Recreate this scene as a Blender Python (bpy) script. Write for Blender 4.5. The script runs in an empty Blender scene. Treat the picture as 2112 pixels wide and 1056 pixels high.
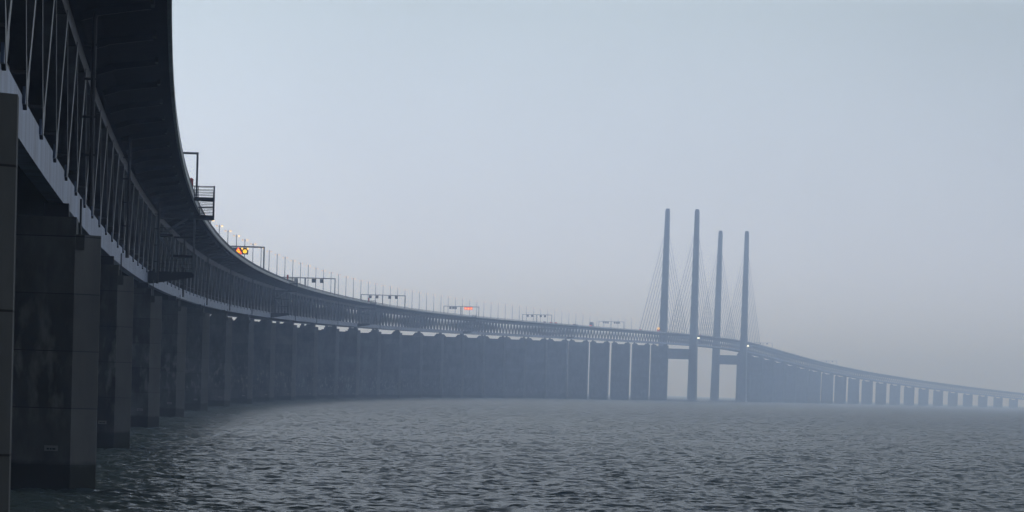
import bpy, math, random
import numpy as np
from mathutils import Matrix, Vector
random.seed(7); rng = np.random.default_rng(11)
SC = bpy.context.scene; COL = SC.collection

# ------------------------------------------------------------------ camera
F_PX, PITCH, ROLL, CAM_H, SHIFT = 7624.7, -0.0505351, 0.0301998, 6.014, 661.43
cam_d = bpy.data.cameras.new('camera'); cam = bpy.data.objects.new('camera', cam_d); COL.objects.link(cam)
cam_d.sensor_width = 36; cam_d.lens = F_PX / 2112 * 36
cam_d.shift_x = SHIFT * math.sin(ROLL) / 2112; cam_d.shift_y = SHIFT * math.cos(ROLL) / 2112
cam_d.clip_start = 1; cam_d.clip_end = 60000
fwd = Vector((0, math.cos(PITCH), math.sin(PITCH))); upc = Vector((0, -math.sin(PITCH), math.cos(PITCH))); rt = Vector((1, 0, 0))
cx_ = rt * math.cos(ROLL) + upc * math.sin(ROLL); cy_ = -rt * math.sin(ROLL) + upc * math.cos(ROLL)
m = Matrix((cx_, cy_, -fwd)).transposed().to_4x4(); m.translation = Vector((0, 0, CAM_H)); cam.matrix_world = m
SC.camera = cam
SC.render.resolution_x = 1024; SC.render.resolution_y = 512

# ------------------------------------------------------------------ world, sun, exposure
SC.view_settings.view_transform = 'Standard'; SC.view_settings.look = 'None'
SC.view_settings.exposure = 0; SC.view_settings.gamma = 1
W = bpy.data.worlds.new('World'); SC.world = W; W.use_nodes = True
nt = W.node_tree; nt.nodes.clear(); N = nt.nodes.new; L = nt.links.new
out = N('ShaderNodeOutputWorld'); bg = N('ShaderNodeBackground'); L(bg.outputs[0], out.inputs[0])
SUN_EL, SUN_AZ = math.radians(35), math.radians(-80)          # veiled sun off to the left, beyond the bridge
GLOW_AZ = math.radians(-32)                                    # the bright part of the cloud is ahead
sky = N('ShaderNodeTexSky'); sky.sky_type = 'NISHITA'; sky.sun_disc = False
sky.sun_elevation = SUN_EL; sky.sun_rotation = SUN_AZ; sky.dust_density = 3; sky.air_density = 1.5
tc = N('ShaderNodeTexCoord'); sep = N('ShaderNodeSeparateXYZ'); L(tc.outputs['Generated'], sep.inputs[0])
# overcast cloud: brightness falls away from the bright side; elevation ramp holds an added bright band
dot = N('ShaderNodeVectorMath'); dot.operation = 'DOT_PRODUCT'; L(tc.outputs['Generated'], dot.inputs[0])
dot.inputs[1].default_value = (math.sin(GLOW_AZ) * math.cos(.2), math.cos(GLOW_AZ) * math.cos(.2), math.sin(.2))
mr = N('ShaderNodeMapRange'); mr.interpolation_type = 'SMOOTHSTEP'
L(dot.outputs['Value'], mr.inputs[0]); mr.inputs[1].default_value = .4; mr.inputs[2].default_value = 1.0
mr.inputs[3].default_value = .03; mr.inputs[4].default_value = 1.0
ramp = N('ShaderNodeValToRGB'); L(sep.outputs[2], ramp.inputs[0])
er = ramp.color_ramp; BGS = 3.0
STOPS = [(0, (1.08, 1.24, 1.72)), (.05, (.78, .90, 1.14)), (.105, (.58, .70, .82)), (.15, (2.0, 2.3, 2.8)), (.23, (1.8, 2.1, 2.6)), (.3, (.6, .7, .85)), (.42, (.2, .25, .32)), (1, (.12, .15, .19))]  # bright stops just above the view are invented to light the mist
for i, (p_, c_) in enumerate(STOPS):
    e = er.elements[0] if i == 0 else er.elements[-1] if i == len(STOPS) - 1 else er.elements.new(p_)
    e.position = p_; e.color = tuple(q / BGS for q in c_) + (1,)
mul = N('ShaderNodeMix'); mul.data_type = 'RGBA'; mul.blend_type = 'MULTIPLY'; mul.inputs[0].default_value = 1
# added bright sky lobe on the right, lighting the pier bevels and truss side
ms = N('ShaderNodeMapRange'); ms.interpolation_type = 'SMOOTHSTEP'; dr_ = N('ShaderNodeVectorMath'); dr_.operation = 'DOT_PRODUCT'; L(tc.outputs['Generated'], dr_.inputs[0])
dr_.inputs[1].default_value = (math.sin(1.35), math.cos(1.35), 0); L(dr_.outputs['Value'], ms.inputs[0]); ms.inputs[1].default_value = .55; ms.inputs[2].default_value = 1; ms.inputs[4].default_value = 1.6
am = N('ShaderNodeMath'); am.operation = 'ADD'; L(mr.outputs[0], am.inputs[0]); L(ms.outputs[0], am.inputs[1])
cn = N('ShaderNodeTexNoise'); cn.inputs['Scale'].default_value = 7; cn.inputs['Detail'].default_value = 5; L(tc.outputs['Generated'], cn.inputs['Vector'])
cm = N('ShaderNodeMapRange'); L(cn.outputs[0], cm.inputs[0]); cm.inputs[1].default_value = .3; cm.inputs[2].default_value = .7; cm.inputs[3].default_value = .95; cm.inputs[4].default_value = 1.05
a2_ = N('ShaderNodeMath'); a2_.operation = 'MULTIPLY'; L(am.outputs[0], a2_.inputs[0]); L(cm.outputs[0], a2_.inputs[1])
L(ramp.outputs[0], mul.inputs[6]); L(a2_.outputs[0], mul.inputs[7])
skm = N('ShaderNodeMix'); skm.data_type = 'RGBA'; skm.blend_type = 'ADD'; skm.inputs[0].default_value = .003
L(mul.outputs[2], skm.inputs[6]); L(sky.outputs[0], skm.inputs[7])
L(skm.outputs[2], bg.inputs[0]); bg.inputs[1].default_value = BGS * 1.05
sd = bpy.data.lights.new('sun', 'SUN'); sd.energy = .5; sd.angle = math.radians(20); sd.color = (1, .995, .99)
sun = bpy.data.objects.new('sun', sd); COL.objects.link(sun)
sdir = Vector((math.sin(SUN_AZ) * math.cos(SUN_EL), math.cos(SUN_AZ) * math.cos(SUN_EL), math.sin(SUN_EL)))
sun.rotation_euler = sdir.to_track_quat('Z', 'Y').to_euler(); sun.location = (0, 0, 400)
try:
    SC.cycles.volume_bounces = 3; SC.cycles.max_bounces = 6; SC.cycles.diffuse_bounces = 2; SC.cycles.glossy_bounces = 3
except Exception: pass

# ------------------------------------------------------------------ bridge line (plan and height)
K0, K1, K2 = 7.92e-5, 7.97e-5, 7.07e-5; S1, S2 = 3439.5, 4785.2
ds = 10.; smin = -100.; n_ = 880
S = smin + np.arange(n_ + 1) * ds; sm = (S[1:] + S[:-1]) / 2
ks = np.interp(sm, [0, S1 - 60, S1 + 60, S2 - 60, S2 + 60], [K0, K1, 0, 0, K2])
TH = np.concatenate([[0], np.cumsum(ks * ds)]); TH += -0.1008803 - np.interp(0, S, TH)
thm = (TH[1:] + TH[:-1]) / 2
PX = np.concatenate([[0], np.cumsum(np.sin(thm) * ds)]); PY = np.concatenate([[0], np.cumsum(np.cos(thm) * ds)])
PX += -19.35837 - np.interp(0, S, PX); PY += 77.13762 - np.interp(0, S, PY)
KN = np.array([-80., 150, 600, 1200, 2000, 3000, 3889, 4379, 5500, 6300, 7000, 8700]); ZK = np.array([13.26, 15.45, 20.34, 27.73, 37.36, 49.79, 58.99, 61.29, 46.22, 33.76, 23.5, -1.5])
def _spl():
    h = np.diff(KN); n = len(KN); A = np.zeros((n, n)); b = np.zeros(n); A[0, 0] = A[-1, -1] = 1
    for i in range(1, n - 1):
        A[i, i - 1] = h[i - 1]; A[i, i] = 2 * (h[i - 1] + h[i]); A[i, i + 1] = h[i]
        b[i] = 3 * ((ZK[i + 1] - ZK[i]) / h[i] - (ZK[i] - ZK[i - 1]) / h[i - 1])
    return np.linalg.solve(A, b), h
_c, _h = _spl()
def zb(s):                                                       # underside of the truss
    s = np.asarray(s, float); i = np.clip(np.searchsorted(KN, s) - 1, 0, len(KN) - 2); d = s - KN[i]
    bb = (ZK[i + 1] - ZK[i]) / _h[i] - _h[i] * (2 * _c[i] + _c[i + 1]) / 3; dd = (_c[i + 1] - _c[i]) / (3 * _h[i])
    return ZK[i] + bb * d + _c[i] * d ** 2 + dd * d ** 3
def P(s, off=0., dz=0., absz=None):
    a = float(np.interp(s, S, TH)); z = float(zb(s)) + dz if absz is None else absz
    return (float(np.interp(s, S, PX)) + off * math.cos(a), float(np.interp(s, S, PY)) - off * math.sin(a), z)
def head(s): return float(np.interp(s, S, TH))
def pier_s(n): return 140 * n - 20 * min(n, 2)
SA = pier_s(26) + 301 - 12.2; SB = SA + 490
DECK = 11.35                                                     # road surface above zb

# ------------------------------------------------------------------ materials
def mat(name, col, rough=.8, metal=0., spec=.3, noise=None, bump=None, coord='Object'):
    m = bpy.data.materials.new(name); m.use_nodes = True; t = m.node_tree; b = t.nodes['Principled BSDF']
    b.inputs['Base Color'].default_value = (*col, 1); b.inputs['Roughness'].default_value = rough
    b.inputs['Metallic'].default_value = metal; b.inputs['Specular IOR Level'].default_value = spec
    if noise:
        scale, stretch, lo, hi, detail = noise
        g = t.nodes.new('ShaderNodeNewGeometry'); mp = t.nodes.new('ShaderNodeMapping')
        t.links.new(g.outputs['Position'], mp.inputs[0]); mp.inputs['Scale'].default_value = stretch
        n = t.nodes.new('ShaderNodeTexNoise'); n.inputs['Scale'].default_value = scale; n.inputs['Detail'].default_value = detail
        n.inputs['Roughness'].default_value = .62
        t.links.new(mp.outputs[0], n.inputs['Vector'])
        r = t.nodes.new('ShaderNodeValToRGB'); t.links.new(n.outputs[0], r.inputs[0])
        r.color_ramp.elements[0].position = .32; r.color_ramp.elements[1].position = .68
        r.color_ramp.elements[0].color = (*[c * lo for c in col], 1); r.color_ramp.elements[1].color = (*[min(1, c * hi) for c in col], 1)
        t.links.new(r.outputs[0], b.inputs['Base Color'])
        if bump:
            bp = t.nodes.new('ShaderNodeBump'); bp.inputs['Strength'].default_value = bump; bp.inputs['Distance'].default_value = .05
            t.links.new(n.outputs[0], bp.inputs['Height']); t.links.new(bp.outputs[0], b.inputs['Normal'])
    return m
def emit(name, col, st):
    m = bpy.data.materials.new(name); m.use_nodes = True; b = m.node_tree.nodes['Principled BSDF']
    b.inputs['Base Color'].default_value = (*col, 1); b.inputs['Emission Color'].default_value = (*col, 1)
    b.inputs['Emission Strength'].default_value = st; return m
def concrete_pier():
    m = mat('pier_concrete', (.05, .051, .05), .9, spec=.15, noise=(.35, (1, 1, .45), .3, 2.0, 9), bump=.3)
    t = m.node_tree; b = t.nodes['Principled BSDF']; base = b.inputs['Base Color'].links[0].from_socket
    g = t.nodes.new('ShaderNodeNewGeometry'); sp = t.nodes.new('ShaderNodeSeparateXYZ'); t.links.new(g.outputs['Position'], sp.inputs[0])
    # pale lime stains in blotches, and streaks running down
    mp = t.nodes.new('ShaderNodeMapping'); mp.inputs['Scale'].default_value = (1.3, 1.3, .5); t.links.new(g.outputs['Position'], mp.inputs[0])
    n2 = t.nodes.new('ShaderNodeTexNoise'); n2.inputs['Scale'].default_value = 1.1; n2.inputs['Detail'].default_value = 6; t.links.new(mp.outputs[0], n2.inputs['Vector'])
    mr2 = t.nodes.new('ShaderNodeMapRange'); t.links.new(n2.outputs[0], mr2.inputs[0]); mr2.inputs[1].default_value = .52; mr2.inputs[2].default_value = .68; mr2.inputs[4].default_value = .9
    mx = t.nodes.new('ShaderNodeMix'); mx.data_type = 'RGBA'
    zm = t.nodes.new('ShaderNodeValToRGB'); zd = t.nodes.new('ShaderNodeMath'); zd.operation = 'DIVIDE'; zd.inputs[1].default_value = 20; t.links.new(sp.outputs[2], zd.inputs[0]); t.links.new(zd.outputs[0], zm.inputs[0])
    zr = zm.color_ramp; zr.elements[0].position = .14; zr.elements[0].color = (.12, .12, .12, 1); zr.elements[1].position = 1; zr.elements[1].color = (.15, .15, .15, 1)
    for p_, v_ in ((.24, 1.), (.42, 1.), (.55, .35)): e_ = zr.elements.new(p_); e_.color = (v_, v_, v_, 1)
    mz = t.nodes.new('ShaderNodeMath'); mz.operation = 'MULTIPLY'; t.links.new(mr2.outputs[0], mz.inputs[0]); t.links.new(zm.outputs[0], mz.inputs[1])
    # every cast ring has its own tone
    oi = t.nodes.new('ShaderNodeObjectInfo'); fl = t.nodes.new('ShaderNodeMath'); fl.operation = 'DIVIDE'; fl.inputs[1].default_value = 3.02; ad0 = t.nodes.new('ShaderNodeMath'); ad0.operation = 'ADD'; ad0.inputs[1].default_value = 1.74
    t.links.new(sp.outputs[2], ad0.inputs[0]); t.links.new(ad0.outputs[0], fl.inputs[0]); f2 = t.nodes.new('ShaderNodeMath'); f2.operation = 'FLOOR'; t.links.new(fl.outputs[0], f2.inputs[0])
    f3 = t.nodes.new('ShaderNodeMath'); f3.operation = 'MULTIPLY_ADD'; t.links.new(oi.outputs['Random'], f3.inputs[0]); f3.inputs[1].default_value = 97; t.links.new(f2.outputs[0], f3.inputs[2])
    wn = t.nodes.new('ShaderNodeTexWhiteNoise'); wn.noise_dimensions = '1D'; t.links.new(f3.outputs[0], wn.inputs['W'])
    wm = t.nodes.new('ShaderNodeMapRange'); t.links.new(wn.outputs[0], wm.inputs[0]); wm.inputs[3].default_value = .75; wm.inputs[4].default_value = 1.3
    tm = t.nodes.new('ShaderNodeVectorMath'); tm.operation = 'SCALE'; t.links.new(base, tm.inputs[0]); t.links.new(wm.outputs[0], tm.inputs['Scale']); base = tm.outputs[0]
    t.links.new(mz.outputs[0], mx.inputs[0]); t.links.new(base, mx.inputs[6]); mx.inputs[7].default_value = (.2, .2, .185, 1)
    # bevelled ends: cleaner casting, with side light painted in as a paler tone
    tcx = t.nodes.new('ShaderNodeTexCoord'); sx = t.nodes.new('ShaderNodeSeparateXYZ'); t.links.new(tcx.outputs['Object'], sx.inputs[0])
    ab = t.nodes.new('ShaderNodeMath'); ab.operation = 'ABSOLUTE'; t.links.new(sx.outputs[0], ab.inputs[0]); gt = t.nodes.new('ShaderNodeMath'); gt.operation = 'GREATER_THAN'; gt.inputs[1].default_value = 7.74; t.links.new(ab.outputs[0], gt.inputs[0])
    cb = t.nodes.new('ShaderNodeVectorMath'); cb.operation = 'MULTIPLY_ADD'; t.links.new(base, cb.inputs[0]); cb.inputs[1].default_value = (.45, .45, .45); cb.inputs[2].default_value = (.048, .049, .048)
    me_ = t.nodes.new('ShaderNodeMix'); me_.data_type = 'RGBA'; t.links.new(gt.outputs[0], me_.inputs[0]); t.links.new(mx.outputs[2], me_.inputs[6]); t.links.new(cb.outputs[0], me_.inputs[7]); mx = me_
    # cast joints between the ring segments, one every 3 m
    fr = t.nodes.new('ShaderNodeMath'); fr.operation = 'MODULO'; ad = t.nodes.new('ShaderNodeMath'); ad.operation = 'ADD'; ad.inputs[1].default_value = 1.74
    t.links.new(sp.outputs[2], ad.inputs[0]); t.links.new(ad.outputs[0], fr.inputs[0]); fr.inputs[1].default_value = 3.02
    lt = t.nodes.new('ShaderNodeMath'); lt.operation = 'LESS_THAN'; lt.inputs[1].default_value = .05; t.links.new(fr.outputs[0], lt.inputs[0])
    mj = t.nodes.new('ShaderNodeMix'); mj.data_type = 'RGBA'; t.links.new(lt.outputs[0], mj.inputs[0]); t.links.new(mx.outputs[2], mj.inputs[6]); mj.inputs[7].default_value = (.02, .02, .02, 1)
    # weed band at the waterline with an uneven top
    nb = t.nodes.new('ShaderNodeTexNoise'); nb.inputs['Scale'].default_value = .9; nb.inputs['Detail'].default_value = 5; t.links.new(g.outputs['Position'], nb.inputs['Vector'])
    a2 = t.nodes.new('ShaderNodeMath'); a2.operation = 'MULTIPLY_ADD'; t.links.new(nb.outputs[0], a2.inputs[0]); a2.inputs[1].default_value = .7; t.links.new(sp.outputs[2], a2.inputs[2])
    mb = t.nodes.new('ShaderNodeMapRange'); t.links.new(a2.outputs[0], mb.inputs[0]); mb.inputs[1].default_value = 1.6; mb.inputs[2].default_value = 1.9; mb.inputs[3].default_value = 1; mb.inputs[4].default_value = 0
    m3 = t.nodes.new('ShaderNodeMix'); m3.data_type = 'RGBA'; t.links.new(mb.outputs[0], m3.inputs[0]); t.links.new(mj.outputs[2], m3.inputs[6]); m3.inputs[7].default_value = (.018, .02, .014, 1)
    t.links.new(m3.outputs[2], b.inputs['Base Color'])
    return m
M = dict(
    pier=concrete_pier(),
    pylon=mat('pylon_concrete', (.16, .165, .17), .85, noise=(.08, (1, 1, .4), .8, 1.2, 5)),
    steel=mat('painted_steel', (.06, .065, .07), .5, spec=.3, noise=(.5, (1, 1, .08), .55, 1.35, 6)),
    chord=mat('pale_chord_steel', (.09, .12, .185), .5, spec=.35, noise=(.55, (1, 1, .05), .45, 1.7, 7)),
    steel2=mat('dark_top_steel', (.035, .038, .044), .6, spec=.2, noise=(.5, (1, 1, .08), .55, 1.35, 6)),  # darker steel tone for the top chord
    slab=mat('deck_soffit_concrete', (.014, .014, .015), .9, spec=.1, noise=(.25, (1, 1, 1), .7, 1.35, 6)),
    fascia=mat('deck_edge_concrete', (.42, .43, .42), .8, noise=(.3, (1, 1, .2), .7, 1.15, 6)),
    rail=mat('dark_rail_steel', (.035, .04, .05), .6),
    dark=mat('dark_bracket_steel', (.02, .022, .026), .7),
    asphalt=mat('asphalt', (.05, .05, .05), .9, noise=(1, (1, 1, 1), .8, 1.2, 4)),
    screen=mat('wind_screen_board', (.09, .085, .08), .8, noise=(.4, (1, 1, 1), .7, 1.3, 5)),
    galv=mat('galvanised_steel', (.16, .18, .2), .5, metal=.2, noise=(.6, (1, 1, 1), .85, 1.15, 3)),
    cable=mat('stay_cable_sheath', (.13, .14, .16), .6),
    red=mat('red_paint', (.62, .06, .03), .5), plate=mat('number_plate_board', (.2, .2, .19), .6),
    black=mat('black_panel', (.012, .012, .014), .5), greyp=mat('grey_panel', (.10, .105, .12), .6),
    backp=mat('pale_panel_back', (.34, .35, .36), .6),
    white=mat('white_paint', (.7, .7, .7), .5), blue=mat('blue_grey_paint', (.1, .13, .18), .35),
    glass=mat('dark_window_glass', (.02, .025, .03), .1, spec=.6), tyre=mat('tyre_rubber', (.02, .02, .02), .9),
    lampoff=mat('unlit_lantern_glass', (.04, .04, .045), .5),
    lamp=emit('lit_lantern', (1, .66, .30), 2.6), lampdim=emit('weak_lantern', (1, .68, .42), 1.0),
    lampfar=emit('far_lit_lantern', (1, .75, .5), 14),
    amber=emit('amber_light', (1, .52, .03), 2.6), yel=emit('yellow_light', (1, .62, .02), 1.5),
    redl=emit('red_light', (1, .07, .03), 1.6), palered=emit('pale_red_light', (1, .25, .2), .9),
    strobe=emit('white_beacon', (.95, 1, .95), 10.0), amberbig=emit('bright_amber_lamp', (1, .45, .08), 8),
)

# ------------------------------------------------------------------ mesh helpers
class MB:
    def __init__(s): s.v = []; s.f = []
    def poly(s, vs, fs):
        o = len(s.v); s.v += [tuple(v) for v in vs]; s.f += [tuple(i + o for i in f) for f in fs]; return s
    def bar(s, a, b, w, h=None, up=(0, 0, 1)):
        h = h or w; a = Vector(a); b = Vector(b); d = (b - a).normalized(); u = Vector(up)
        if abs(d.dot(u)) > .98: u = Vector((1, 0, 0))
        x = d.cross(u).normalized() * w / 2; y = x.cross(d).normalized() * h / 2
        v = [p + sx * x + sy * y for p in (a, b) for sx, sy in ((-1, -1), (1, -1), (1, 1), (-1, 1))]
        return s.poly(v, [(0, 3, 2, 1), (4, 5, 6, 7), (0, 1, 5, 4), (1, 2, 6, 5), (2, 3, 7, 6), (3, 0, 4, 7)])
    def tube(s, a, b, r, r2=None, n=8):
        r2 = r if r2 is None else r2; a = Vector(a); b = Vector(b); d = (b - a).normalized(); u = Vector((0, 0, 1)) if abs(d.z) < .9 else Vector((1, 0, 0))
        x = d.cross(u).normalized(); y = x.cross(d)
        v = [a + (x * math.cos(k * 2 * math.pi / n) + y * math.sin(k * 2 * math.pi / n)) * r for k in range(n)] + \
            [b + (x * math.cos(k * 2 * math.pi / n) + y * math.sin(k * 2 * math.pi / n)) * r2 for k in range(n)]
        return s.poly(v, [tuple(range(n))[::-1], tuple(range(n, 2 * n))] + [(k, (k + 1) % n, n + (k + 1) % n, n + k) for k in range(n)])
    def lbox(s, c, sz, fr=None):            # box: centre, size in a local frame (s along, off across, z up)
        cx, cy, cz = c; a, b, h = [q / 2 for q in sz]
        v = [(cx + i * a, cy + j * b, cz + k * h) for i in (-1, 1) for j in (-1, 1) for k in (-1, 1)]
        return s.poly(v, [(0, 1, 3, 2), (4, 6, 7, 5), (0, 4, 5, 1), (2, 3, 7, 6), (0, 2, 6, 4), (1, 5, 7, 3)])
    def prism(s, ring0, ring1):
        n = len(ring0); return s.poly(list(ring0) + list(ring1), [tuple(range(n))[::-1], tuple(range(n, 2 * n))] + [(k, (k + 1) % n, n + (k + 1) % n, n + k) for k in range(n)])
    def sweep(s, prof, s0, s1, step=20.):   # closed profile [(off, dz)] carried along the bridge line
        n = max(1, int(math.ceil((s1 - s0) / step))); st = [s0 + (s1 - s0) * i / n for i in range(n + 1)]
        o = len(s.v); k = len(prof)
        for q in st: s.v += [P(q, a, b) for a, b in prof]
        for i in range(n):
            for j in range(k):
                j2 = (j + 1) % k; s.f.append((o + i * k + j, o + i * k + j2, o + (i + 1) * k + j2, o + (i + 1) * k + j))
        s.f.append(tuple(o + j for j in range(k))); s.f.append(tuple(o + n * k + j for j in range(k))[::-1]); return s
    def build(s, name, m, parent=None, loc=None):
        me = bpy.data.meshes.new(name); me.from_pydata(s.v, [], s.f); me.materials.append(m)
        bm_fix(me); ob = bpy.data.objects.new(name, me); COL.objects.link(ob)
        if parent: ob.parent = parent
        if loc: ob.location = loc
        return ob
def bm_fix(me):
    import bmesh
    b = bmesh.new(); b.from_mesh(me); bmesh.ops.recalc_face_normals(b, faces=b.faces); b.to_mesh(me); b.free()
def tag(o, label=None, cat=None, group=None, kind=None):
    if label: o['label'] = label
    if cat: o['category'] = cat
    if group: o['group'] = group
    if kind: o['kind'] = kind
    return o
def empty(name, loc=(0, 0, 0), rz=0.):
    o = bpy.data.objects.new(name, None); COL.objects.link(o); o.location = loc; o.rotation_euler = (0, 0, rz); o.empty_display_size = .5; return o
def rect(a, b, c, d): return [(a, c), (b, c), (b, d), (a, d)]

# ------------------------------------------------------------------ sea
FINE = (1.7, 1.3, 2.5)                                            # ripple tilt: fine, mid near, mid far
def build_sea():
    fine = np.radians(np.linspace(-10.5, 10.5, 620)); coarse = np.radians(np.linspace(10.5, 349.5, 70)[1:-1])
    az = np.concatenate([fine, coarse]); nf = len(fine)
    r = [3., 20., 60.]; q = 100.
    while q < 2600: r.append(q); q *= 1.0014 if q < 420 else 1.0026
    r += list(np.geomspace(2700, 21000, 26)); r = np.array(r)
    R, A = np.meshgrid(r, az, indexing='ij'); X = R * np.sin(A); Y = R * np.cos(A); H = np.zeros_like(X)
    rr = R[:, :nf]; xx = X[:, :nf]; yy = Y[:, :nf]; hh = np.zeros_like(xx)
    for i in range(108):
        lam = .6 * (3.6 / .6) ** rng.random() if i < 100 else 8 + 6 * rng.random(); th = math.radians(205) + rng.normal() * .75
        a = .0034 * lam ** .95 if i < 100 else .014; kx, ky = 2 * math.pi / lam * math.sin(th), 2 * math.pi / lam * math.cos(th)
        fade = np.clip(lam / (rr * .0021 * 2.2), 0, 1) ** 1.5
        ph = kx * xx + ky * yy + rng.random() * 6.283
        hh += a * fade * (np.sin(ph) + .22 * np.cos(2 * ph))
    edge = np.clip((np.radians(10.4) - np.abs(A[:, :nf])) / np.radians(.7), 0, 1) * np.clip((rr - 60) / 60, 0, 1) * np.clip((6000 - rr) / 4000, 0, 1)
    H[:, :nf] = hh * edge
    nr, na = X.shape
    co = np.stack([X, Y, H], -1).reshape(-1, 3)
    i, j = np.meshgrid(np.arange(nr - 1), np.arange(na), indexing='ij'); j2 = (j + 1) % na
    quads = np.stack([i * na + j, i * na + j2, (i + 1) * na + j2, (i + 1) * na + j], -1).reshape(-1, 4)[:, ::-1]
    co = np.vstack([co, [[0, 0, 0]]]); hub = len(co) - 1
    k = np.arange(na); tris = np.stack([k, np.full(na, hub), (k + 1) % na], -1)[:, ::-1]
    me = bpy.data.meshes.new('sea_water'); me.vertices.add(len(co)); me.vertices.foreach_set('co', co.astype(np.float32).ravel())
    loops = np.concatenate([quads.ravel(), tris.ravel()]); me.loops.add(len(loops)); me.loops.foreach_set('vertex_index', loops.astype(np.int32))
    st = np.concatenate([np.arange(len(quads)) * 4, len(quads) * 4 + np.arange(len(tris)) * 3])
    me.polygons.add(len(st)); me.polygons.foreach_set('loop_start', st.astype(np.int32))
    me.polygons.foreach_set('use_smooth', np.ones(len(st), bool)); me.update(calc_edges=True); me.validate()
    m = bpy.data.materials.new('sea_water'); m.use_nodes = True; t = m.node_tree; b = t.nodes['Principled BSDF']; LN = t.links.new
    b.inputs['Base Color'].default_value = (.04, .056, .06, 1); b.inputs['Roughness'].default_value = .24; b.inputs['IOR'].default_value = 1.33; b.inputs['Specular IOR Level'].default_value = .17
    g = t.nodes.new('ShaderNodeNewGeometry')
    def noise(sc, stretch, det, rough=.6, w=0.):
        mp = t.nodes.new('ShaderNodeMapping'); mp.inputs['Scale'].default_value = stretch; mp.inputs['Rotation'].default_value = (0, 0, math.radians(-14)); mp.inputs['Location'].default_value = (w, w, 0); LN(g.outputs['Position'], mp.inputs[0])
        n = t.nodes.new('ShaderNodeTexNoise'); n.inputs['Scale'].default_value = sc; n.inputs['Detail'].default_value = det; n.inputs['Roughness'].default_value = rough
        LN(mp.outputs[0], n.inputs['Vector']); return n
    def mth(op, a, b):
        n = t.nodes.new('ShaderNodeMath'); n.operation = op
        for i, q in enumerate((a, b)):
            if isinstance(q, (int, float)): n.inputs[i].default_value = q
            else: LN(q, n.inputs[i])
        return n.outputs[0]
    def vec(op, a, b=None):
        n = t.nodes.new('ShaderNodeVectorMath'); n.operation = op
        for i, q in enumerate((a, b)):
            if q is None: continue
            if isinstance(q, tuple): n.inputs[i].default_value = q
            else: LN(q, n.inputs[i])
        return n
    def mrange(v, a, b, c, d):
        n = t.nodes.new('ShaderNodeMapRange'); LN(v, n.inputs[0])
        for i, q in enumerate((a, b, c, d)): n.inputs[i + 1].default_value = q
        return n.outputs[0]
    # ripple slopes too small for the mesh: the noise colour tilts the normal
    fine = noise(2.2, (1, 1.3, 1), 4, .6); mid = noise(.55, (1, 1.4, 1), 4, .6, 31.); gust = noise(.010, (1, 3.2, 1), 5, .6)
    gz = mrange(gust.outputs[0], .35, .65, .7, 1.25)
    dist = vec('LENGTH', g.outputs['Position']); far = mrange(dist.outputs['Value'], 250, 1200, FINE[1], FINE[2])
    s1 = vec('SCALE', vec('SUBTRACT', fine.outputs['Color'], (.5, .5, .5)).outputs[0]); LN(mth('MULTIPLY', gz, FINE[0]), s1.inputs['Scale'])
    s2 = vec('SCALE', vec('SUBTRACT', mid.outputs['Color'], (.5, .5, .5)).outputs[0]); LN(mth('MULTIPLY', gz, far), s2.inputs['Scale'])
    sm_ = vec('MULTIPLY', vec('ADD', s1.outputs[0], s2.outputs[0]).outputs[0], (1, 1, 0))
    nn = vec('NORMALIZE', vec('ADD', sm_.outputs[0], g.outputs['Normal']).outputs[0]); LN(nn.outputs[0], b.inputs['Normal'])
    # rare whitecaps
    n4 = noise(.16, (1, 2.4, 1), 7, .7); mx = t.nodes.new('ShaderNodeMix'); mx.data_type = 'RGBA'; LN(mrange(n4.outputs[0], .715, .75, 0, 1), mx.inputs[0])
    mx.inputs[6].default_value = (.04, .056, .06, 1); mx.inputs[7].default_value = (.75, .78, .8, 1); LN(mx.outputs[2], b.inputs['Base Color'])
    df = t.nodes.new('ShaderNodeBsdfDiffuse'); df.inputs[0].default_value = (.055, .082, .078, 1); ms_ = t.nodes.new('ShaderNodeMixShader'); ms_.inputs[0].default_value = .52
    LN(b.outputs[0], ms_.inputs[1]); LN(df.outputs[0], ms_.inputs[2]); LN(ms_.outputs[0], t.nodes['Material Output'].inputs['Surface'])
    me.materials.append(m); o = bpy.data.objects.new('sea_water', me); COL.objects.link(o); tag(o, kind='structure'); return o
build_sea()

# ------------------------------------------------------------------ the bridge
S0, SEND = -90., 8000.
BR = empty('road_and_rail_bridge', P(0, 0, absz=0)[:3])
BR.location = (0, 0, 0)
tag(BR, 'long grey two-deck truss bridge curving over water to four tall pylon legs in the mist', 'bridge')
# truss chords, decks
for sg in (1, -1):
    MB().sweep([(sg * a, b) for a, b in [(6.25, 0), (7.03, 0), (7.03, 1.70), (6.25, 1.70)]], S0, SEND).build('bottom_chord', M['chord'], BR)
    MB().sweep([(sg * a, b) for a, b in [(6.5, 9.1), (7.21, 9.1), (7.21, 10.05), (6.5, 10.05)]], S0, SEND).build('top_chord', M['steel2'], BR)
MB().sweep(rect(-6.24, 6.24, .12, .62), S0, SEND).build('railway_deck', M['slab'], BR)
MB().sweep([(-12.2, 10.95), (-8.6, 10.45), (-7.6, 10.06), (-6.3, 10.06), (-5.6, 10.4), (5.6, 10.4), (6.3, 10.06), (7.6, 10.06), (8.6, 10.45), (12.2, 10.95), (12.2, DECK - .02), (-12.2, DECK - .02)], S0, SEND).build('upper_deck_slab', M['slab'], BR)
MB().sweep(rect(-11.6, 11.6, DECK - .016, DECK), S0, SEND).build('road_surface', M['asphalt'], BR)
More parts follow.
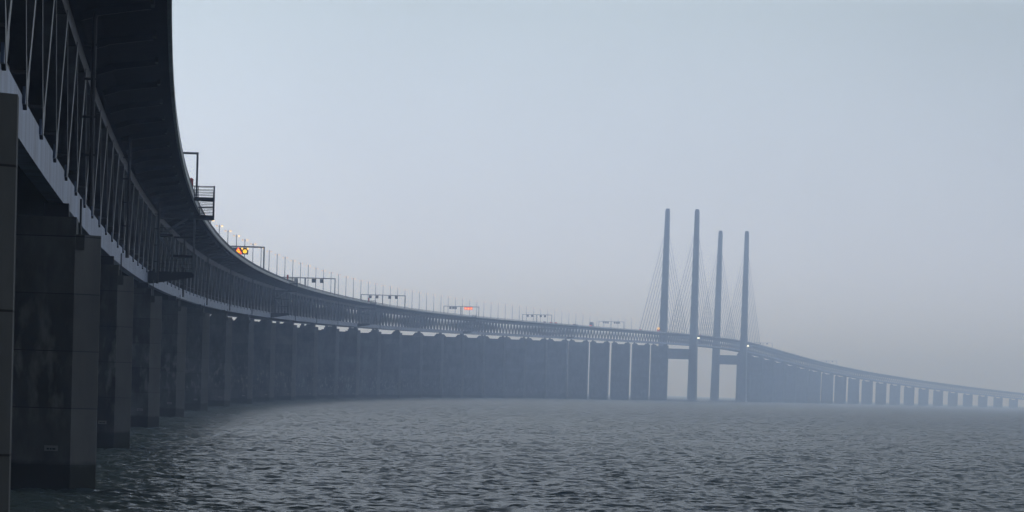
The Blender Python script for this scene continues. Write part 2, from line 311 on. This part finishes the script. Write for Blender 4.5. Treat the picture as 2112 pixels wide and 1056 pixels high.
for sg in (1, -1):
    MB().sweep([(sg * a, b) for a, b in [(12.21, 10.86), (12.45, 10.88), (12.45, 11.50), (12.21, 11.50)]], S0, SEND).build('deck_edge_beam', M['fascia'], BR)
    r = MB()
    for z in (11.68, 11.86, 12.04): r.sweep([(sg * 12.29, z - .045), (sg * 12.38, z - .045), (sg * 12.38, z + .045), (sg * 12.29, z + .045)], S0, SEND)
    if sg == 1:
        for q in np.arange(0, 1700, 2.5): r.bar(P(q, 12.33, 11.5), P(q, 12.33, 12.1), .09)
    r.build('guard_rail', M['rail'], BR)
# transverse brackets under the cantilevered slab, one per truss bay
k = 0; rest = MB()
for q in range(0, 4400, 20):
    mb = MB() if k < 92 else rest
    for sg in ((1,) if k < 92 else (1, -1)):
        a = P(q, sg * 7.62, 9.95); b = P(q, sg * 8.7, 10.28); c = P(q, sg * 11.35, 10.66)
        mb.bar(a, b, .34, .5); mb.bar(b, c, .34, .42); mb.bar(P(q - 1.8, sg * 11.45, 10.70), P(q + .1, sg * 11.45, 10.70), .2, .3)
    if k < 92: mb.build('deck_bracket', M['dark'], BR)
    k += 1
tag(rest.build('deck_bracket', M['dark'], BR), kind='stuff')
# truss diagonals (Warren, 20 m bays): nearest ones each a part
rest = MB(); k = 0
def diagonal(mb, qb, qt, sg):
    a = Vector(P(qb, sg * 6.86, 1.68)); b = Vector(P(qt, sg * 6.98, 9.12)); mb.bar(a, b, .6 if sg > 0 else .95, .6)
    # gusset: the member widens into the chord
    d = (b - a).normalized(); mb.bar(a - d * .1, a + d * 1.9, .62 if sg > 0 else .97, .95)
for q in range(-80, 7990, 20):
    for qt in (q - 10, q + 10):
        for sg in (1, -1):
            near = sg == 1 and q >= 20 and k < 96
            mb = MB() if near else rest
            diagonal(mb, q, qt, sg)
            if near: mb.build('diagonal', M['steel'], BR); k += 1
tag(rest.build('diagonal', M['steel'], BR), kind='stuff')
for q in range(20, 700, 20):                                     # node plates on the outer face
    a = [P(q + u, 7.15, v) for u, v in ((-1.2, 1.4), (1.2, 1.4), (1.3, 2.75), (.5, 2.2), (-.5, 2.2), (-1.3, 2.75))]
    b = [P(q + u, 7.04, v) for u, v in ((-1.2, 1.4), (1.2, 1.4), (1.3, 2.75), (.5, 2.2), (-.5, 2.2), (-1.3, 2.75))]
    MB().prism(b, a).build('node_plate', M['chord'], BR)
# wind screen boards inside the truss, one stretch per bay
for q in range(0, 1500, 20): MB().sweep(rect(6.0, 6.1, 1.2, 3.5), q + 2.5, q + 13.5, 11).build('wind_screen', M['screen'], BR)

# piers
def pier(s, far=False):
    zt = float(zb(s)) - (.5 if s == 0 else 0); a = head(s); t = 1.75; b = MB()
    # plan: long wall with bevelled ends
    plan = [(7.7, -t), (9.02, -.5), (9.02, .5), (7.7, t), (-7.7, t), (-9.02, .5), (-9.02, -.5), (-7.7, -t)]
    def ring(z, k=1., kk=1.): return [(x * k, y * kk, z) for x, y in plan]
    z0 = zt - 2.45
    bat = .0015 * z0
    b.prism(ring(-.9, 1 + bat / 9, 1.03), ring(z0, 1, 1))
    # raised ends carrying the bearings
    for sg in (1, -1):
        pf = [(3.1, z0), (4.6, zt - .75), (7.75, zt - .75), (7.75, zt - 1.65), (8.2, zt - 1.65), (8.2, z0)]
        b.prism([(sg * x, -t + .02, z) for x, z in pf], [(sg * x, t - .02, z) for x, z in pf])
        b.prism([(sg * x, y, z0) for x, y in [(7.7, -t), (9.02, -.5), (9.02, .5), (7.7, t)]], [(sg * x, y, zt - 1.65) for x, y in [(7.7, -t), (9.02, -.5), (9.02, .5), (7.7, t)]])
    loc = P(s, -.08 if s == 0 else 0, absz=0)
    # local x across (+ to the outer side), y along
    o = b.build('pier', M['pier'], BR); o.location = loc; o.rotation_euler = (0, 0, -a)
    for sg in (1, -1): MB().lbox((sg * 6.65, 0, zt - .375), (1.3, 1.6, .75)).build('bearing', M['dark'], o)
    if not far:
        MB().lbox((6.7, -t * 1.03 - .03, 2.2), (.72, .05, .29)).build('number_plate', M['plate'], o)
        p = MB()
        for kx, w in ((-.17, .12), (-.02, .1), (.15, .16)): p.lbox((6.7 + kx, -t * 1.03 - .062, 2.17), (w, .012, .09))
        p.build('plate_lettering', M['black'], o)
        MB().tube((7.95, -1.1, zt - 1.66), (7.95, -1.1, zt + .25), .06).build('ladder_pole', M['steel'], o)
    return o
piers = [pier_s(n) for n in range(0, 27)] + [pier_s(26) + 141]
wp = [SB + 160, SB + 301] + [SB + 301 + 140 * k for k in range(1, 22)]
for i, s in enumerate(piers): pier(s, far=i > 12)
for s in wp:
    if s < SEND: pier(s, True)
# drain pipes from the deck edge down each pier line
for n in range(0, 14):
    s = pier_s(n) - .8; p = MB()
    pts = [P(s, 11.2, 10.55), P(s, 8.5, 10.1), P(s, 8.42, 9.7), P(s, 8.42, -.1)]
    p.bar(pts[0], pts[1], .34, .34)
    for a, b in zip(pts[1:], pts[2:]): p.tube(a, b, .14)
    for z in (2.6, 4.6, 6.6, 8.4): p.bar(P(s, 7.9, z), P(s, 8.6, z), .2, .12)
    p.build('drain_pipe', M['dark'], BR)

# pylons
def pylon(s):
    a = head(s); o = MB().lbox((0, 0, 49.5), (26.2, 7.0, 11)).build('pylon', M['pylon'], BR)
    o.location = P(s, 0, absz=0); o.rotation_euler = (0, 0, -a)
    for sg in (1, -1):
        b = MB(); prev = None
        for z, w, d in ((-1, 9.7, 11.5), (45, 8.6, 10), (72, 8.0, 9), (135, 6.5, 7.5), (190, 5.0, 6), (200.5, 4.7, 5.6), (202.8, 4.1, 5.0), (203.5, 3.1, 3.9)):
            x = sg * (16.7 - .9 * (z / 203.5)); c = .22
            ring = [(x + px * w / 2, py * d / 2, z) for px, py in ((-1, -1 + c), (-1 + c, -1), (1 - c, -1), (1, -1 + c), (1, 1 - c), (1 - c, 1), (-1 + c, 1), (-1, 1 - c))]
            if prev: b.poly(prev + ring, [(k, (k + 1) % 8, 8 + (k + 1) % 8, 8 + k) for k in range(8)])
            prev = ring
        b.poly(prev, [tuple(range(8))]); b.build('pylon_leg', M['pylon'], o)
    # protective caisson at the water
    MB().prism([(19 * math.cos(q) * 1.28, 15 * math.sin(q), -1) for q in np.linspace(0, 2 * math.pi, 13)[:-1]], [(19 * math.cos(q) * 1.28, 15 * math.sin(q), 1.2) for q in np.linspace(0, 2 * math.pi, 13)[:-1]]).build('caisson', M['pylon'], o)
    b = MB()
    b.tube((21.6, 0, 66.3), (21.6, 0, 67.5), .62); b.build('warning_light', M['strobe'], o)
    return o
pylon(SA); pylon(SB)
for s in (SA, SB):
    for sg in (1, -1):
        for dr in (-1, 1):
            for i in range(1, 11):
                d = 20 * i - 2; q = s + dr * d; zt = float(zb(s)) + 12 + d * .588; mb = MB()
                top = P(s, sg * (16.7 - .9 * zt / 203.5), absz=zt)
                for e_ in (-.4, .4):
                    a = Vector(P(q + e_, sg * 15.2, 11.0)); b = Vector(top) + Vector((0, e_, 0)); mb.tube(a, b, .2, n=5)
                mb.bar(P(q, sg * 12.4, 10.9), P(q, sg * 15.5, 11.0), .5, .8)
                mb.build('stay_cable', M['cable'], BR)

# emergency stair towers hung on the outer side
def stair_tower(s, near):
    o = empty('stair_tower', P(s, 0, 0), -head(s)); o.parent = BR
    # local: x across outward, y along, z above truss underside
    b = MB()
    for y in (0., 3.4): b.prism([(7.05, y, 0.02), (12.7, y, 1.0), (12.7, y, 1.45), (7.05, y, 1.45)], [(7.05, y + .2, 0.02), (12.7, y + .2, 1.0), (12.7, y + .2, 1.45), (7.05, y + .2, 1.45)])
    b.lbox((9.9, 1.8, 1.5), (5.6, 3.7, .1)); b.build('lower_platform', M['dark'], o)
    for x, y, z, w in ((12.65, .05, 8.4, .24), (12.65, 3.4, 8.4, .24), (10, .05, 5.6, .16), (8, .05, 8.4, .2)): MB().bar((x, y, 1.4), (x, y, z), w).build('post', M['galv'], o)
    b = MB(); b.lbox((11.55, 1.8, 8.45), (7.0, 3.8, .42)); b.build('upper_landing', M['dark'], o)
    for c, z in (((11.2, 1.8, 3.55), (2.9, 3.4, .26)), ((9.0, 1.8, 6.1), (2.0, 3.4, .26)), ((11.4, 1.8, 5.9), (2.6, 1.4, .2))): MB().lbox(c, z).build('landing', M['dark'], o)
    b = MB()                                            # lower flights zig-zag
    for x0, z0, x1, z1 in ((12.2, 1.5, 10.4, 3.5), (10.4, 3.6, 8.2, 6.0), (8.4, 6.1, 11.8, 8.3)):
        for y in (.6, 2.0): b.bar((x0, y, z0), (x1, y, z1), .06, .26)
        n = 9
        for k in range(n): t_ = (k + .5) / n; b.lbox((x0 + (x1 - x0) * t_, 1.3, z0 + (z1 - z0) * t_), (.26, 1.4, .05))
    b.build('stair_flight', M['galv'], o)
    b = MB()                                            # top flight beside the deck edge, open treads
    for k in range(11): b.lbox((14.15, 1.1 + k * .24, 8.75 + k * .205), (1.55, .26, .065))
    b.lbox((14.0, 2.2, 9.78), (1.9, .5, .16))
    for x in (13.25, 14.98): b.bar((x, .8, 8.5), (x, 4.0, 11.0), .1, .3)
    b.build('stair_flight', M['rail'], o)
    b = MB(); b.lbox((13.75, 5.0, 10.95), (2.6, 2.6, .38)).build('top_landing', M['rail'], o)
    b = MB(); b.bar((14.98, .2, 8.3), (14.98, .2, 11.7), .2).build('post', M['rail'], o); MB().bar((14.98, 3.8, 8.3), (14.98, 3.8, 12.6), .2).build('post', M['rail'], o)
    b = MB()
    for z in (11.45, 11.78, 12.1, 12.5): b.bar((12.2, 3.8, z), (14.98, 3.8, z), .06 if z < 12.4 else .1); b.bar((14.98, 3.8, z), (14.98, 6.3, z), .06 if z < 12.4 else .1); b.bar((12.5, 6.3, z), (14.98, 6.3, z), .06)
    for x in (12.5, 13.0): b.bar((x, 3.8, 11), (x, 3.8, 12.5), .09)
    for z in (2.0, 2.5, 2.95): b.bar((8.2, .02, z), (12.6, .02, z), .05)
    for z in (6.5, 7.0): b.bar((8.0, .02, z), (10.2, .02, z), .05)
    b.build('handrail', M['rail'], o)
    if near:
        for x, z in ((10.9, 5.3), (11.1, 7.6)): MB().lbox((x, .1, z), (.7, .1, .06)).build('pale_stair_edge', M['plate'], o)
for i, n in enumerate((3, 8, 12, 17, 22)): stair_tower(pier_s(n) + 7, i < 1)

# ------------------------------------------------------------------ lamp posts on the median
LH = 23.6
LAMPS = [824.5 + 46.62 * k for k in range(59)]
lit = {0: 'b', 1: 'r', 2: 'b', 3: 'b', 4: 'R', 5: 'b', 6: 'b', 7: 'R', 8: 'd', 9: 'd', 10: 'd', 11: 'r', 12: 'd', 14: 'd', 15: 'r', 16: 'd', 17: 'd', 22: 'd', 37: 'r', 58: 'R'}
G = [449, 927, 1418, 1899, 2403, 2900, 3391]
GN = ['', 'the lit gantry at the bend', 'the gantry with three boxes', 'the gantry with four clear boxes', 'the glowing red gantry', 'the misty four-box gantry', 'the last gantry before the pylons']
ORD = ['first', 'second', 'third', 'fourth', 'fifth', 'sixth', 'seventh', 'eighth', 'ninth', 'tenth', 'eleventh', 'twelfth']
proto = {}
def lamp_proto():
    r = empty('lamp_post'); mb = MB(); mb.tube((0, 0, DECK), (0, 0, LH), .17, .09)
    mb.build('pole', M['galv'], r)
    for sg in (1, -1):
        MB().bar((0, 0, LH - .62), (sg * .55, 0, LH - .35), .07).build('arm', M['galv'], r)
        MB().prism([(sg * .72 + .3 * math.cos(q), .18 * math.sin(q), LH - .28) for q in np.linspace(0, 6.283, 9)[:-1]], [(sg * .72 + .2 * math.cos(q), .1 * math.sin(q), LH - .16) for q in np.linspace(0, 6.283, 9)[:-1]]).build('lantern_housing', M['galv'], r)
        MB().prism([(sg * .72 + .28 * math.cos(q), .24 * math.sin(q), LH - .29) for q in np.linspace(0, 6.283, 9)[:-1]], [(sg * .72 + .18 * math.cos(q), .1 * math.sin(q), LH - .62) for q in np.linspace(0, 6.283, 9)[:-1]]).build('lantern_glass', M['lampoff'], r)
    return r
def kids(o): return [c for c in bpy.data.objects if c.parent == o]
LP = lamp_proto(); LPK = kids(LP)
for i, s in enumerate(LAMPS):
    if i == 0: r = LP; ch = LPK
    else:
        r = LP.copy(); COL.objects.link(r); ch = []
        for c in LPK: d = c.copy(); COL.objects.link(d); d.parent = r; ch.append(d)
    r.location = P(s, 0, 0); r.rotation_euler = (0, 0, -head(s))
    st = lit.get(i)
    for c in ch:
        if c.name.startswith('lantern_glass'):
            right = c.data.vertices[0].co.x > 0
            mm = 'lampfar' if i == 58 and right else {'b': 'lamp' if right else 'lampdim', 'r': 'lamp' if right else 'lampoff', 'R': 'lamp' if right else 'lampoff', 'd': 'lampdim', None: 'lampoff'}[st]
            if mm != 'lampoff':
                c.data = c.data.copy(); c.data.materials[0] = M[mm]
    g = max(j for j in range(7) if G[j] < s or j == 0)
    state = {'b': 'with both lanterns lit', 'r': 'with right lantern glowing', 'R': 'with right lantern glowing', 'd': 'with faintly glowing lanterns', None: 'with unlit lanterns'}[st]
    if s < G[1]:
        lab = 'lamp post %s, %s past the stair platform' % (state, ORD[i])
    else:
        kk = sum(1 for q in LAMPS if G[g] < q <= s); lab = 'lamp post %s, %s beyond %s' % (state, ORD[kk - 1], GN[g])
    tag(r, lab, 'lamp post', 'lamp posts along the bridge deck')

# ------------------------------------------------------------------ sign gantries
def gantry(s, signs, label, hid=False):
    r = empty('sign_gantry', P(s, 0, 0), -head(s)); w = .38 if s > 800 else .3; top = 18.1 if s > 800 else 19.45
    for x, t_ in ((11.75, w), (-11.75, w), (-.3, w * 1.5)): MB().bar((x, 0, DECK), (x, 0, top), t_).build('post', M['galv'], r)
    MB().bar((-11.9, 0, top), (11.9, 0, top), w, w).build('crossbeam', M['galv'], r)
    for x, kind, sz in signs:
        z = top - .3 - sz / 2; mm = {'g': 'greyp', 'p': 'backp'}.get(kind, 'black')
        b = MB().lbox((x, -.25, z), (sz, .3, sz)).build('signal_box', M[mm], r)
        h = sz / 2; y = -.42
        def tri(k, yy): return [(x + px * k, yy, z + .05 + pz * k) for px, pz in ((-1, -.8), (1, -.8), (0, .9))]
        if kind == 'T':
            MB().prism(tri(h * 1.2, y - .02), tri(h * 1.2, y)).build('red_border', M['redl'], b); MB().lbox((x, y + .02, z - h * 1.1), (sz * .9, .06, h * .7)).build('lower_panel', M['palered'], b)
            MB().prism(tri(h * .72, y - .05), tri(h * .72, y - .03)).build('warning_triangle', M['yel'], b)
            MB().prism([(x + a, y - .08, z + c) for a, c in ((-.12, -.2), (.12, -.2), (.12, .2), (-.12, .2))], [(x + a, y - .06, z + c) for a, c in ((-.12, -.2), (.12, -.2), (.12, .2), (-.12, .2))]).build('triangle_symbol', M['redl'], b)
        if kind == 'Y':
            ring = [(x + h * .62 * math.cos(q), z - .08 + h * .58 * math.sin(q)) for q in np.linspace(0, 6.283, 15)[:-1]]
            MB().prism([(a, y - .05, c) for a, c in ring], [(a, y - .02, c) for a, c in ring]).build('lit_symbol', M['yel'], b)
            for sg in (1, -1): MB().tube((x + sg * h * .85, y - .08, z + h * .72), (x + sg * h * .85, y, z + h * .72), h * .24).build('flasher', M['amber'], b)
        if kind == 'A':
            MB().prism([(x + a * h, y - .05, z + c * h) for a, c in ((-.8, 0), (0, .7), (.6, 0), (0, -.7))], [(x + a * h, y - .02, z + c * h) for a, c in ((-.8, 0), (0, .7), (.6, 0), (0, -.7))]).build('lit_symbol', M['yel'], b)
        if kind == 'R':
            ring = [(x + h * 1.05 * math.cos(q), z + h * 1.0 * math.sin(q)) for q in np.linspace(0, 6.283, 15)[:-1]]
            MB().prism([(a, y - .03, c) for a, c in ring], [(a, y - .01, c) for a, c in ring]).build('red_ring', M['redl'], b)
            MB().prism(tri(h * .62, y - .06), tri(h * .62, y - .04)).build('lit_symbol', M['amber'], b)
    tag(r, label, 'sign gantry', 'sign gantries over the bridge road'); return r
gantry(G[0], [(-4, 'g', 1.5), (-7, 'g', 1.5)], 'large dark gantry frame by the stair platform, only its right post and beam end showing')
gantry(G[1], [(3.2, 'A', 1.5), (4.8, 'T', 1.75), (6.6, 'Y', 1.8)], 'gantry with glowing yellow and red signals over the road at the dark bend')
gantry(G[2], [(6.4, 'k', 1.5), (3.1, 'k', 1.5), (-4, 'p', 1.4)], 'gantry carrying two black boxes and one pale box above the curving deck')
gantry(G[3], [(7.1, 'k', 1.5), (3.5, 'k', 1.5), (-3.3, 'g', 1.5), (-6.9, 'g', 1.5)], 'gantry with two black boxes and two paler grey boxes, third grey frame after the bend')
gantry(G[4], [(6.6, 'R', 1.7), (4.7, 'R', 1.8), (2.7, 'R', 1.7), (-3.8, 'g', 1.5), (-5.4, 'g', 1.5), (-7.4, 'g', 1.5)], 'hazy gantry with three glowing red and yellow signals on its right half')
gantry(G[5], [(6.4, 'k', 1.6), (2.9, 'k', 1.6), (-4.1, 'g', 1.6), (-7.6, 'g', 1.6)], 'small misty gantry with four unlit boxes beyond the glowing red one')
gantry(G[6], [(7.2, 'k', 1.5), (5.2, 'k', 1.5), (3.2, 'k', 1.5), (-3.2, 'g', 1.5), (-5.2, 'g', 1.5), (-7.2, 'g', 1.5)], 'last faint gantry before the stay cables, six tiny boxes hanging from it')
gantry(4760, [(5, 'k', 1.6), (-4, 'k', 1.6)], 'barely visible gantry just beyond the far pair of pylon legs')
gantry(5530, [(5, 'k', 1.6), (-4, 'k', 1.6)], 'barely visible gantry on the descending far end of the bridge')

# ------------------------------------------------------------------ cabinets, vehicles
for i, (n, lab) in enumerate(((3, 'red upright cabinet on the deck edge by the near stair platform'), (8, 'tiny red cabinet on the deck edge below the lamp posts at the dark bend'), (12, 'tiny red cabinet on the deck edge left of the small stair landing'))):
    s = pier_s(n) + (14 if n == 3 else 8); o = empty('emergency_cabinet', P(s, 12.0, DECK), -head(s)); zz = 1.9
    MB().lbox((0, 0, zz / 2 + .1), (.55, .5, zz)).build('housing', M['red'], o); MB().prism([(-.35, -.3, zz + .1), (.35, -.3, zz + .1), (.35, .3, zz + .1), (-.35, .3, zz + .1)], [(-.1, -.1, zz + .35), (.1, -.1, zz + .35), (.1, .1, zz + .35), (-.1, .1, zz + .35)]).build('roof', M['red'], o)
    MB().lbox((0, 0, .05), (.35, .35, .1)).build('foot', M['rail'], o)
    tag(o, lab, 'cabinet', 'red cabinets at the stair towers')
def car(s, off, body, label, light=None, rev=1, lst=1):
    o = empty('car', P(s, off, DECK), -head(s))
    pf = [(-2.2, .35), (2.2, .35), (2.25, .8), (1.3, .98), (.6, 1.45), (-1.2, 1.48), (-1.9, 1.0), (-2.25, .95)]
    MB().prism([(-.86, y, z) for y, z in pf], [(.86, y, z) for y, z in pf]).build('body', M[body], o)
    MB().prism([(-.87, y, z) for y, z in ((1.1, 1.0), (.5, 1.38), (-1.1, 1.4), (-1.6, 1.02))], [(.87, y, z) for y, z in ((1.1, 1.0), (.5, 1.38), (-1.1, 1.4), (-1.6, 1.02))]).build('window', M['glass'], o)
    for y in (-1.4, 1.4):
        for x in (-.75, .75): MB().tube((x - .1, y, .33), (x + .1, y, .33), .33, n=12).build('wheel', M['tyre'], o)
    if light:
        for x in (-.62, .62): MB().lbox((x, -2.28, .98), (.4, .06, .26)).build('tail_light' if light != 'strobe' else 'headlight', M[light], o)
    tag(o, label, 'car', 'vehicles on the bridge road'); return o
def truck(s, off, body, label, box=(3.9, 9)):
    o = empty('lorry', P(s, off, DECK), -head(s)); h, ln = box
    MB().lbox((0, -1, .9 + (h - .9) / 2), (2.5, ln, h - .9)).build('cargo_box', M[body], o)
    MB().prism([(-1.2, y, z) for y, z in ((ln / 2 - .7, .7), (ln / 2 + 1.4, .7), (ln / 2 + 1.4, 1.7), (ln / 2 + .9, 2.9), (ln / 2 - .7, 3.0))], [(1.2, y, z) for y, z in ((ln / 2 - .7, .7), (ln / 2 + 1.4, .7), (ln / 2 + 1.4, 1.7), (ln / 2 + .9, 2.9), (ln / 2 - .7, 3.0))]).build('cab', M['blue'], o)
    for y in (-ln / 2, -ln / 2 + 1.3, ln / 2 + .3):
        for x in (-1.05, 1.05): MB().tube((x - .15, y, .5), (x + .15, y, .5), .5, n=12).build('wheel', M['tyre'], o)
    MB().lbox((0, -1 - ln / 2 - .04, 1.2), (2.3, .05, .25)).build('tail_light', M['redl'], o)
    tag(o, label, 'lorry', 'vehicles on the bridge road'); return o
truck(3213, 6.5, 'blue', 'blurred grey lorry on the deck just left of the last faint gantry', (4.2, 9))
car(2880, 8.5, 'blue', 'dark car with a faint red tail light under the small misty gantry', 'palered')
car(2925, 8.5, 'red', 'small reddish car just beyond the small misty gantry', 'palered')
car(2957, 8.5, 'red', 'second small reddish car, following lane right of the misty gantry', 'palered')
car(3080, 8.5, 'blue', 'pale-lit car halfway between the misty gantry and the lorry', 'palered')
car(3530, 8.5, 'red', 'tiny car with pale red lights at the foot of the first stay cable', 'palered')
o = truck(3665, 8.5, 'blue', 'service lorry with a bright amber beacon left of the first pylon leg', (3.0, 5))
MB().lbox((0, -3.6, 3.55), (1.5, .5, .95)).build('beacon', M['amberbig'], o)
car(4010, 8.5, 'red', 'tiny car with a pinkish light between the two near pylon legs', 'palered')
o = car(5085, 8.5, 'red', 'leading car of the pinkish pair far down the descending deck', 'palered')
o = car(5110, 8.5, 'red', 'following car of the pinkish pair far down the descending deck', 'palered')

def marker(az, d):
    o = empty('navigation_marker', (d * math.sin(az), d * math.cos(az), 0))
    MB().tube((0, 0, -1), (0, 0, 1.6), 1.3, 1.1, 12).build('float_base', M['white'], o); MB().tube((0, 0, 1.6), (0, 0, 9), .45, .3).build('mast', M['white'], o)
    MB().tube((0, 0, 9), (0, 0, 10), .55, .4).build('lantern', M['backp'], o)
    tag(o, 'slender pale navigation marker standing in the water just right of the far pylon', 'sea marker')
marker(math.atan((1556 - 1056 - 9) / 7625), 4150)

# ------------------------------------------------------------------ mist
hb = MB().lbox((1500, 10200, 106.5), (17000, 22400, 215)); hz = hb.build('haze', bpy.data.materials.new('mist'))
hz.location = (0, 0, 0); tag(hz, kind='stuff')
hm = hz.data.materials[0]; hm.use_nodes = True; t = hm.node_tree; t.nodes.clear()
o_ = t.nodes.new('ShaderNodeOutputMaterial'); v = t.nodes.new('ShaderNodeVolumePrincipled'); t.links.new(v.outputs[0], o_.inputs['Volume'])
v.inputs['Color'].default_value = (.61, .75, 1.0, 1); v.inputs['Absorption Color'].default_value = (1, 1, 1, 1)
v.inputs['Density'].default_value = 2.65e-4; v.inputs['Anisotropy'].default_value = .75
